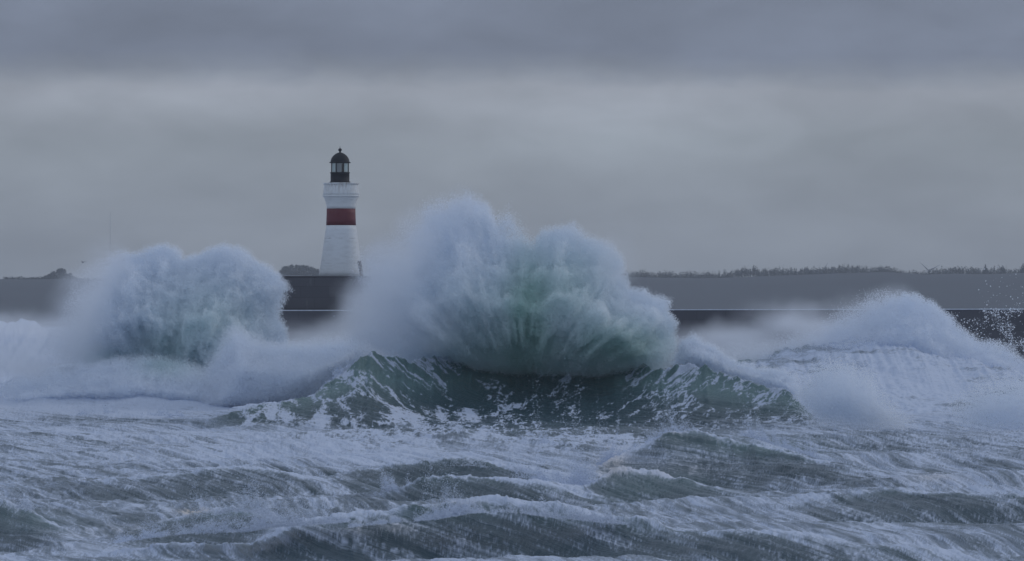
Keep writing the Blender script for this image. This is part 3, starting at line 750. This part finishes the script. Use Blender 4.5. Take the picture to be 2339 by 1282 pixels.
LD = 620.0; U = LD / F                       # metres per photo pixel at the pier
lx, ly, lz = px2w(779, 633.5, LD)
lh = empty('lighthouse', (lx, ly, lz))
tag(lh, 'white round lighthouse with one red band and a black domed lantern on the pier', 'lighthouse')
def zz(py): return (633.5 - py) * U
def pr(L): return [(r_ * U, zz(y)) for y, r_ in L]
lathe('tower', pr([(634, 52.2), (620, 49.5), (600, 46.0), (580, 43.0), (560, 40.2), (540, 37.4), (525, 35.3), (515, 34.0)]), M_WHITE, lh)
lathe('red_band', pr([(515, 34.15), (500, 33.5), (488, 33.0), (477, 32.9)]), M_RED, lh)
lathe('tower_neck', pr([(477, 32.7), (470, 33.2), (464, 34.6), (458, 36.6), (453, 38.6), (450.5, 39.6)]), M_WHITE2, lh)
lathe('cornice', pr([(450.5, 39.5), (450, 41.5), (448, 42.3), (446.5, 42.3), (446, 41.4)]), M_WHITE2, lh)
lathe('parapet', pr([(446, 41.4), (440, 40.8), (430, 39.6), (422, 38.8), (421.5, 38.8)]), M_WHITE2, lh)
lathe('parapet_rim', pr([(421.5, 38.6), (421.3, 40.6), (418.5, 40.8), (418, 40.4)]), M_WHITE2, lh)
LX = -2.4 * U
def lan(L): return pr(L)
def shift(o, dx=LX):
    o.location.x = dx; return o
shift(lathe('lantern_base', lan([(418, 24.6), (415.5, 24.6), (415.2, 22.2), (396, 22.0), (395.8, 23.2), (393.8, 23.2), (393.6, 21)]), M_BLACK, lh, 12, start=R(15)))
# glazing: panes, mullions, the lens and its curtain behind the glass
gm, t, o_ = new_mat('lantern_glass')
gl = N(t, 'ShaderNodeBsdfGlossy'); gl.inputs['Roughness'].default_value = 0.08
trn = N(t, 'ShaderNodeBsdfTransparent'); trn.inputs[0].default_value = (0.80, 0.86, 0.86, 1)
nn_ = tex_noise(t, N(t, 'ShaderNodeTexCoord').outputs['Object'], 2.0)
mx = N(t, 'ShaderNodeMixShader'); t.links.new(math_node(t, 'MULTIPLY', nn_, 0.35), mx.inputs[0])
t.links.new(trn.outputs[0], mx.inputs[1]); t.links.new(gl.outputs[0], mx.inputs[2]); t.links.new(mx.outputs[0], o_.inputs[0])
M_CURT = mat_simple('lantern_curtain', (0.72, 0.80, 0.78), (0.82, 0.88, 0.86), 1.0, 0.8)
M_GREY = mat_simple('grey_blind', (0.26, 0.27, 0.29), (0.34, 0.35, 0.37), 1.0, 0.8)
glaz = shift(lathe('glazing', lan([(393.5, 20.6), (373, 20.6)]), gm, lh, 12, start=R(15)))
for p in glaz.data.polygons: p.use_smooth = False
for i in range(8):
    a = R(22) + 2 * math.pi * i / 8
    rr = 20.9 * U
    o = boxes('mullion', [(-0.03, 0.03, -0.03, 0.03, zz(393.5), zz(373))], M_BLACK, lh)
    o.location = (LX + rr * math.cos(a), rr * math.sin(a), 0); o.rotation_euler = (0, 0, a)
def arc_panel(name, a0, a1, mat, r_=19.0):
    v, f = [], []
    for i in range(9):
        a = R(a0 + (a1 - a0) * i / 8)
        for rr, z_ in ((r_, 393), (r_, 373.5), (r_ - 0.6, 373.5), (r_ - 0.6, 393)):
            v.append((LX + rr * U * math.cos(a), rr * U * math.sin(a), zz(z_)))
    for i in range(8):
        for k in range(4):
            f.append((i * 4 + k, i * 4 + 4 + k, i * 4 + 4 + (k + 1) % 4, i * 4 + (k + 1) % 4))
    f.append((0, 1, 2, 3)); f.append((35, 34, 33, 32))
    return link_mesh(name, v, f, mat, lh)
arc_panel('curtain', 196, 236, M_CURT)
arc_panel('blind', 238, 283, M_GREY)
arc_panel('curtain', 303, 332, M_CURT)
shift(lathe('lens', lan([(393, 5), (390, 6.5), (383, 7.5), (376, 6.5), (374, 4)]), M_BLACK, lh, 16), LX + 7 * U)
shift(lathe('dome', lan([(373, 21), (372.6, 24.2), (370.6, 24.4), (370.2, 21.8), (366, 21.2), (361, 19.2), (356, 15.6), (352, 10.8), (349.5, 6.2), (348.6, 2.6)]), M_BLACK, lh, 48))
shift(lathe('ball_finial', lan([(348.8, 2.4), (346.8, 1.7), (345.6, 2.6), (343.8, 4.0), (342, 4.3), (340.4, 3.4), (339.2, 1.8), (338.6, .7), (334.5, .35)]), M_BLACK, lh, 24))
# bare masonry showing down the weathered right flank
g = np.random.default_rng(5)
v, f = [], []
for i in range(22):
    y_ = 596 + 38 * i / 21
    rad = np.interp(y_, [580, 600, 620, 634], [43.0, 46.0, 49.5, 52.2]) * U + 0.05
    w0 = R(-34 + 5 * g.random()); w1 = R(-12 + 6 * g.random())
    for a in np.linspace(w0, w1, 6):
        v.append((rad * math.cos(a), rad * math.sin(a), zz(y_)))
for i in range(21):
    for k in range(5):
        f.append((i * 6 + k, (i + 1) * 6 + k, (i + 1) * 6 + k + 1, i * 6 + k + 1))
o = link_mesh('bare_patch', v, f, M_DARKSTONE, lh, False)
m = o.modifiers.new('solid', 'SOLIDIFY'); m.thickness = 0.08; m.offset = -1
# lightning conductor down the left flank and gallery cable on the right
# ------------------------------------------------------------------ sea wall and pier
xl = px2w(560, 0, LD)[0]; xr = px2w(980, 0, LD)[0]
pier = empty('pier', (0, 0, 0)); tag(pier, 'tall dark concrete pier block carrying the lighthouse', 'pier')
boxes('pier_block', [(xl, xr, LD - 6, LD + 9, -4, lz)], M_CONC, pier, 0.08)
boxes('pier_edge', [(xl - 0.05, xr + 0.05, LD - 6.06, LD - 5.5, lz, lz + 0.10)], M_CONC, pier)
wall = empty('sea_wall', (0, 0, 0)); tag(wall, 'long low dark concrete sea wall with a pale top edge', 'sea wall')
WD = LD - 7.5
X0 = px2w(560, 0, WD)[0]; X1 = px2w(2339, 0, WD)[0] + 60
z0 = px2w(0, 708.5, WD)[2]; z1 = px2w(0, 704.5, WD)[2] + 0.08
def slanted(name, xa, xb, ya, yb, zb0, zb1, za0, za1, mat, par):
    v = [(xa, ya, zb0), (xb, ya, zb1), (xb, yb, zb1), (xa, yb, zb0), (xa, ya, za0), (xb, ya, za1), (xb, yb, za1), (xa, yb, za0)]
    f = [(0, 3, 2, 1), (4, 5, 6, 7), (0, 1, 5, 4), (1, 2, 6, 5), (2, 3, 7, 6), (3, 0, 4, 7)]
    return link_mesh(name, v, f, mat, par)
slanted('wall_face', X0, X1, WD - 3, WD + 1.2, -4, -4, z0 - 0.11, z1 - 0.11, M_CONC, wall)
slanted('coping', X0 - 0.05, X1, WD - 3.1, WD + 1.25, z0 - 0.11, z1 - 0.11, z0, z1, M_COPING, wall)

# ------------------------------------------------------------------ land, trees, turbines, mast, gull
HD = 4500.0
M_LAND = mat_simple('winter_farmland', (0.010, 0.016, 0.022), (0.024, 0.032, 0.038), 0.004, 0.95, 0, 0.5)
M_LEAF = mat_simple('dark_foliage', (0.022, 0.032, 0.022), (0.045, 0.055, 0.034), 0.4, 0.9)
M_BARK = mat_simple('bark', (0.05, 0.04, 0.03), (0.09, 0.07, 0.055), 2.0, 0.95)
ridge_px = [-900, -200, 0, 60, 190, 400, 640, 730, 1000, 1300, 1440, 1600, 1700, 1800, 1900, 2020, 2080, 2110, 2170, 2250, 2339, 2600, 3400]
ridge_py = [646, 642, 638, 639, 637, 634, 628, 632, 640, 638, 634, 636, 634, 629, 626, 622, 625, 628, 626, 627, 624, 622, 630]
def ridge_z(X, D=HD): return EYE + (HZ - np.interp(CX + X * F / D, ridge_px, ridge_py)) * D / F
nx, ny = 700, 40
gx = np.linspace(-1500, 1500, nx); gy = np.sort(np.concatenate([np.linspace(3300, 6200, ny - 3), [HD - 60, HD, HD + 60]]))
GX, GY = np.meshgrid(gx, gy, indexing='ij')
zr = ridge_z(GX * HD / GY)
sh = smooth(3350, HD, GY) ** 0.8 * (1 - 0.25 * smooth(HD, 6200, GY))
GZ = zr * sh * (1 + (1 - sh) * 0.06 * s2(TA, GX, GY, 18)) - 2.0 * (1 - smooth(3350, 3500, GY))
GZ = np.where(GY > 3310, GZ, -5)
idx = np.arange(nx * ny).reshape(nx, ny)
fc = np.stack([idx[:-1, :-1], idx[1:, :-1], idx[1:, 1:], idx[:-1, 1:]], -1).reshape(-1, 4)
tag(array_mesh('hills', np.stack([GX.ravel(), GY.ravel(), GZ.ravel()], 1), fc, 4, M_LAND, True), kind='structure')

def leafy(centers, radii, per, leaf, g, conifer=False):
    """crown as small leaf-clump triangles spread through lobes"""
    V = []
    for (cx_, cy_, cz_), (rx, rz) in zip(centers, radii):
        p = g.standard_normal((per, 3)); p /= np.linalg.norm(p, axis=1, keepdims=True)
        p *= g.random((per, 1)) ** 0.4
        if conifer:
            hgt = (p[:, 2] + 1) / 2
            p[:, 0] *= (1.05 - hgt) ; p[:, 1] *= (1.05 - hgt)
        c = p * np.array([rx, rx, rz]) + np.array([cx_, cy_, cz_])
        d = g.standard_normal((per, 3, 3)) * leaf
        V.append((c[:, None, :] + d).reshape(-1, 3))
    V = np.concatenate(V)
    return V, np.arange(len(V)).reshape(-1, 3)
g = np.random.default_rng(8)
# the wood along the ridge reads as one mass
C, Rr = [], []
for xp, d0 in [(a, b) for a in np.arange(1380, 2700, 2.6) for b in (0, 60)]:
    D = HD - 40 + d0 + g.uniform(-20, 20); X = (xp + g.uniform(-2, 2) - CX) * D / F
    con = 1640 < xp < 1960 or 2130 < xp
    h = g.uniform(3.6, 6.5) if con else g.uniform(3.2, 7.0)
    if con and g.random() < 0.12: h *= 1.35
    base = float(ridge_z(X, D))
    C.append((X, D, base - 1.0 + h * 0.3 + 1.6 * float(s2(TC, np.array([xp * 0.03]), np.array([0.0]), 0.1)[0]))) ; Rr.append(((1.0 if con else 2.6) * g.uniform(.7, 1.2), h * 0.8))
for a in np.arange(636, 745, 2.5):
    X = (a - CX) * HD / F; prof = np.interp(a, [636, 645, 665, 690, 715, 728, 745], [2, 8, 10.5, 10.8, 9.5, 7, 4])
    for q in range(5):
        hh = prof * g.uniform(0.1, 0.98)
        C.append((X + g.uniform(-1, 1), HD + g.uniform(-10, 10), float(ridge_z(X)) - 2.5 + hh)); Rr.append((g.uniform(1.5, 2.6), g.uniform(1.2, 2.0)))
for a in np.arange(10, 100, 3.0):
    X = (a - CX) * HD / F
    C.append((X, HD, float(ridge_z(X)) + 0.3)); Rr.append((g.uniform(1, 2), g.uniform(1, 2.6)))
V, Fc = leafy(C, Rr, 90, 0.33, g)
tag(array_mesh('distant_wood', V, Fc, 3, M_LEAF, False), 'dark line of woodland along the skyline of the low hills', 'wood', kind='stuff')

def tube(name, pts, rads, mat, parent, seg=8):
    v, f = [], []
    for k, (p, r_) in enumerate(zip(pts, rads)):
        d = (Vector(pts[min(k + 1, len(pts) - 1)]) - Vector(pts[max(k - 1, 0)])).normalized()
        a = d.orthogonal().normalized(); b = d.cross(a)
        for i in range(seg):
            q = Vector(p) + (a * math.cos(2 * math.pi * i / seg) + b * math.sin(2 * math.pi * i / seg)) * r_
            v.append(q)
    for k in range(len(pts) - 1):
        for i in range(seg):
            j = (i + 1) % seg
            f.append((k * seg + i, k * seg + j, (k + 1) * seg + j, (k + 1) * seg + i))
    f.append(tuple(reversed(range(seg)))); f.append(tuple((len(pts) - 1) * seg + i for i in range(seg)))
    return link_mesh(name, v, f, mat, parent, True)
def tree(px, py_top, width_px, D, label, conifer, seed, name):
    g = np.random.default_rng(seed)
    X = (px - CX) * D / F; zb = float(ridge_z(X * HD / D)) * 1.0
    zb = EYE + (zb - EYE) * D / HD - 1.5
    top = EYE + (HZ - py_top) * D / F; w = width_px * D / F
    h = top - zb
    e = empty(name, (X, D, zb)); tag(e, label, 'tree')
    tube('trunk', [(0, 0, -1.5), (0.1, 0, h * 0.4), (0, 0, h * 0.8)], [w * 0.035 + .15, w * 0.025 + .1, 0.06], M_BARK, e)
    if conifer:
        C = [(0, 0, h * 0.55)] + [(g.uniform(-w, w) * .22, 0, h * g.uniform(.2, .7)) for _ in range(5)]
        Rr = [(w * 0.5, h * 0.48)] + [(w * .28, h * 0.14) for _ in range(5)]
        V, Fc = leafy(C, Rr, 350, 0.3, g, True)
    else:
        C, Rr = [], []
        for k in range(80):
            u = g.uniform(-1, 1); hh = (1 - abs(u) ** 1.3) * 0.82 + 0.1
            C.append((u * w * 0.5, g.uniform(-.25, .25) * w, h * hh * g.uniform(0.05, 1.0))); Rr.append((w * g.uniform(.05, .10), h * g.uniform(.07, .13)))
        V, Fc = leafy(C, Rr, 160, 0.3, g)
    o = array_mesh('crown', V, Fc, 3, M_LEAF, False); o.parent = e
    return e
tree(136, 608, 76, 4495, 'broad dark tree standing alone on the skyline at the far left', False, 3, 'broadleaf_tree')
tree(2251, 604, 17, 4495, 'pointed conifer standing proud of the wood, leftmost of the three at the right', True, 4, 'conifer_tree')
tree(2291, 607, 18, 4495, 'ragged conifer between two others on the right skyline', True, 5, 'conifer_tree')
tree(2337, 602, 24, 4495, 'widest conifer on the skyline at the right edge', True, 6, 'conifer_tree')

M_TURB = mat_simple('turbine_grey', (0.30, 0.32, 0.35), (0.36, 0.38, 0.40), 0.3, 0.5)
def turbine(hx, hy, D, angs, blade_px, label):
    X, Y_, Z = px2w(hx, hy, D)
    e = empty('wind_turbine', (X, Y_, 0)); tag(e, label, 'wind turbine', 'wind turbines beyond the hills')
    tube('tower', [(0, 0, 0), (0, 0, Z * .5), (0, 0, Z)], [2.0, 1.6, 1.1], M_TURB, e)
    boxes('nacelle', [(-1.1, 1.1, -2.5, 3.0, Z - 0.9, Z + 1.3)], M_TURB, e, 0.3)
    L = blade_px * D / F
    for a in angs:
        a = R(a)
        pts = [(math.sin(a) * L * t_, -3.0, Z + math.cos(a) * L * t_) for t_ in (0, .25, .6, 1)]
        tube('blade', pts, [0.45, 0.7, 0.4, 0.15], M_TURB, e, 6)
    return e
turbine(1880, 622, 5600, (25, 145, 265), 24, 'faint wind turbine with one blade showing over the skyline right of centre')
turbine(2122, 619, 5600, (-48, 60, 180), 28, 'faint wind turbine with two raised blades in a V over the right skyline')
mx_, my_, mz_ = px2w(251.5, 486, 5200)
e = empty('radio_mast', (mx_, my_, 0)); tag(e, 'very faint tall thin mast rising behind the left burst of spray', 'mast')
tube('mast_pole', [(0, 0, 0), (0, 0, mz_ * .5), (0, 0, mz_)], [0.2, 0.18, 0.14], M_TURB, e)

# gull
M_GULL = mat_simple('gull_feathers', (0.10, 0.11, 0.12), (0.25, 0.26, 0.28), 4.0, 0.8)
gX, gY, gZ = px2w(189, 600, 900)
e = empty('gull', (gX, gY, gZ)); tag(e, 'tiny dark gull flying above the hill at the left', 'bird')
tube('body', [(-0.25, 0, -0.05), (-0.15, 0, -0.03), (0, 0, 0), (0.14, 0, 0.02), (0.22, 0, 0.03), (0.27, 0, 0.02)], [0.015, 0.06, 0.085, 0.06, 0.045, 0.01], M_GULL, e)
for s_, zt in ((1, 0.30), (-1, 0.16)):
    v = [(-0.10, 0, 0.03), (0.10, 0, 0.03), (0.16, s_ * 0.32, zt), (-0.02, s_ * 0.32, zt), (0.30 , s_ * 0.62, zt + (.02 if s_ > 0 else -.15)), (0.22, s_ * 0.64, zt + (.02 if s_ > 0 else -.15))]
    o = link_mesh('wing', v, [(0, 1, 2, 3), (3, 2, 4, 5)], M_GULL, e)
    m = o.modifiers.new('solid', 'SOLIDIFY'); m.thickness = 0.03
e.rotation_euler = (0, 0, R(50))

# ------------------------------------------------------------------ the air
m, t, o_ = new_mat('sea_haze')
pv = N(t, 'ShaderNodeVolumePrincipled')
pv.inputs['Color'].default_value = (0.90, 0.935, 0.975, 1)
pv.inputs['Density'].default_value = 0.00007
pv.inputs['Anisotropy'].default_value = 0.1
t.links.new(pv.outputs[0], o_.inputs['Volume'])
hz = boxes('haze', [(-6400, 6400, -40, 6500, -6, 112)], m)
tag(hz, 'thin grey sea haze', 'haze', kind='stuff')
print('script done', time.time())
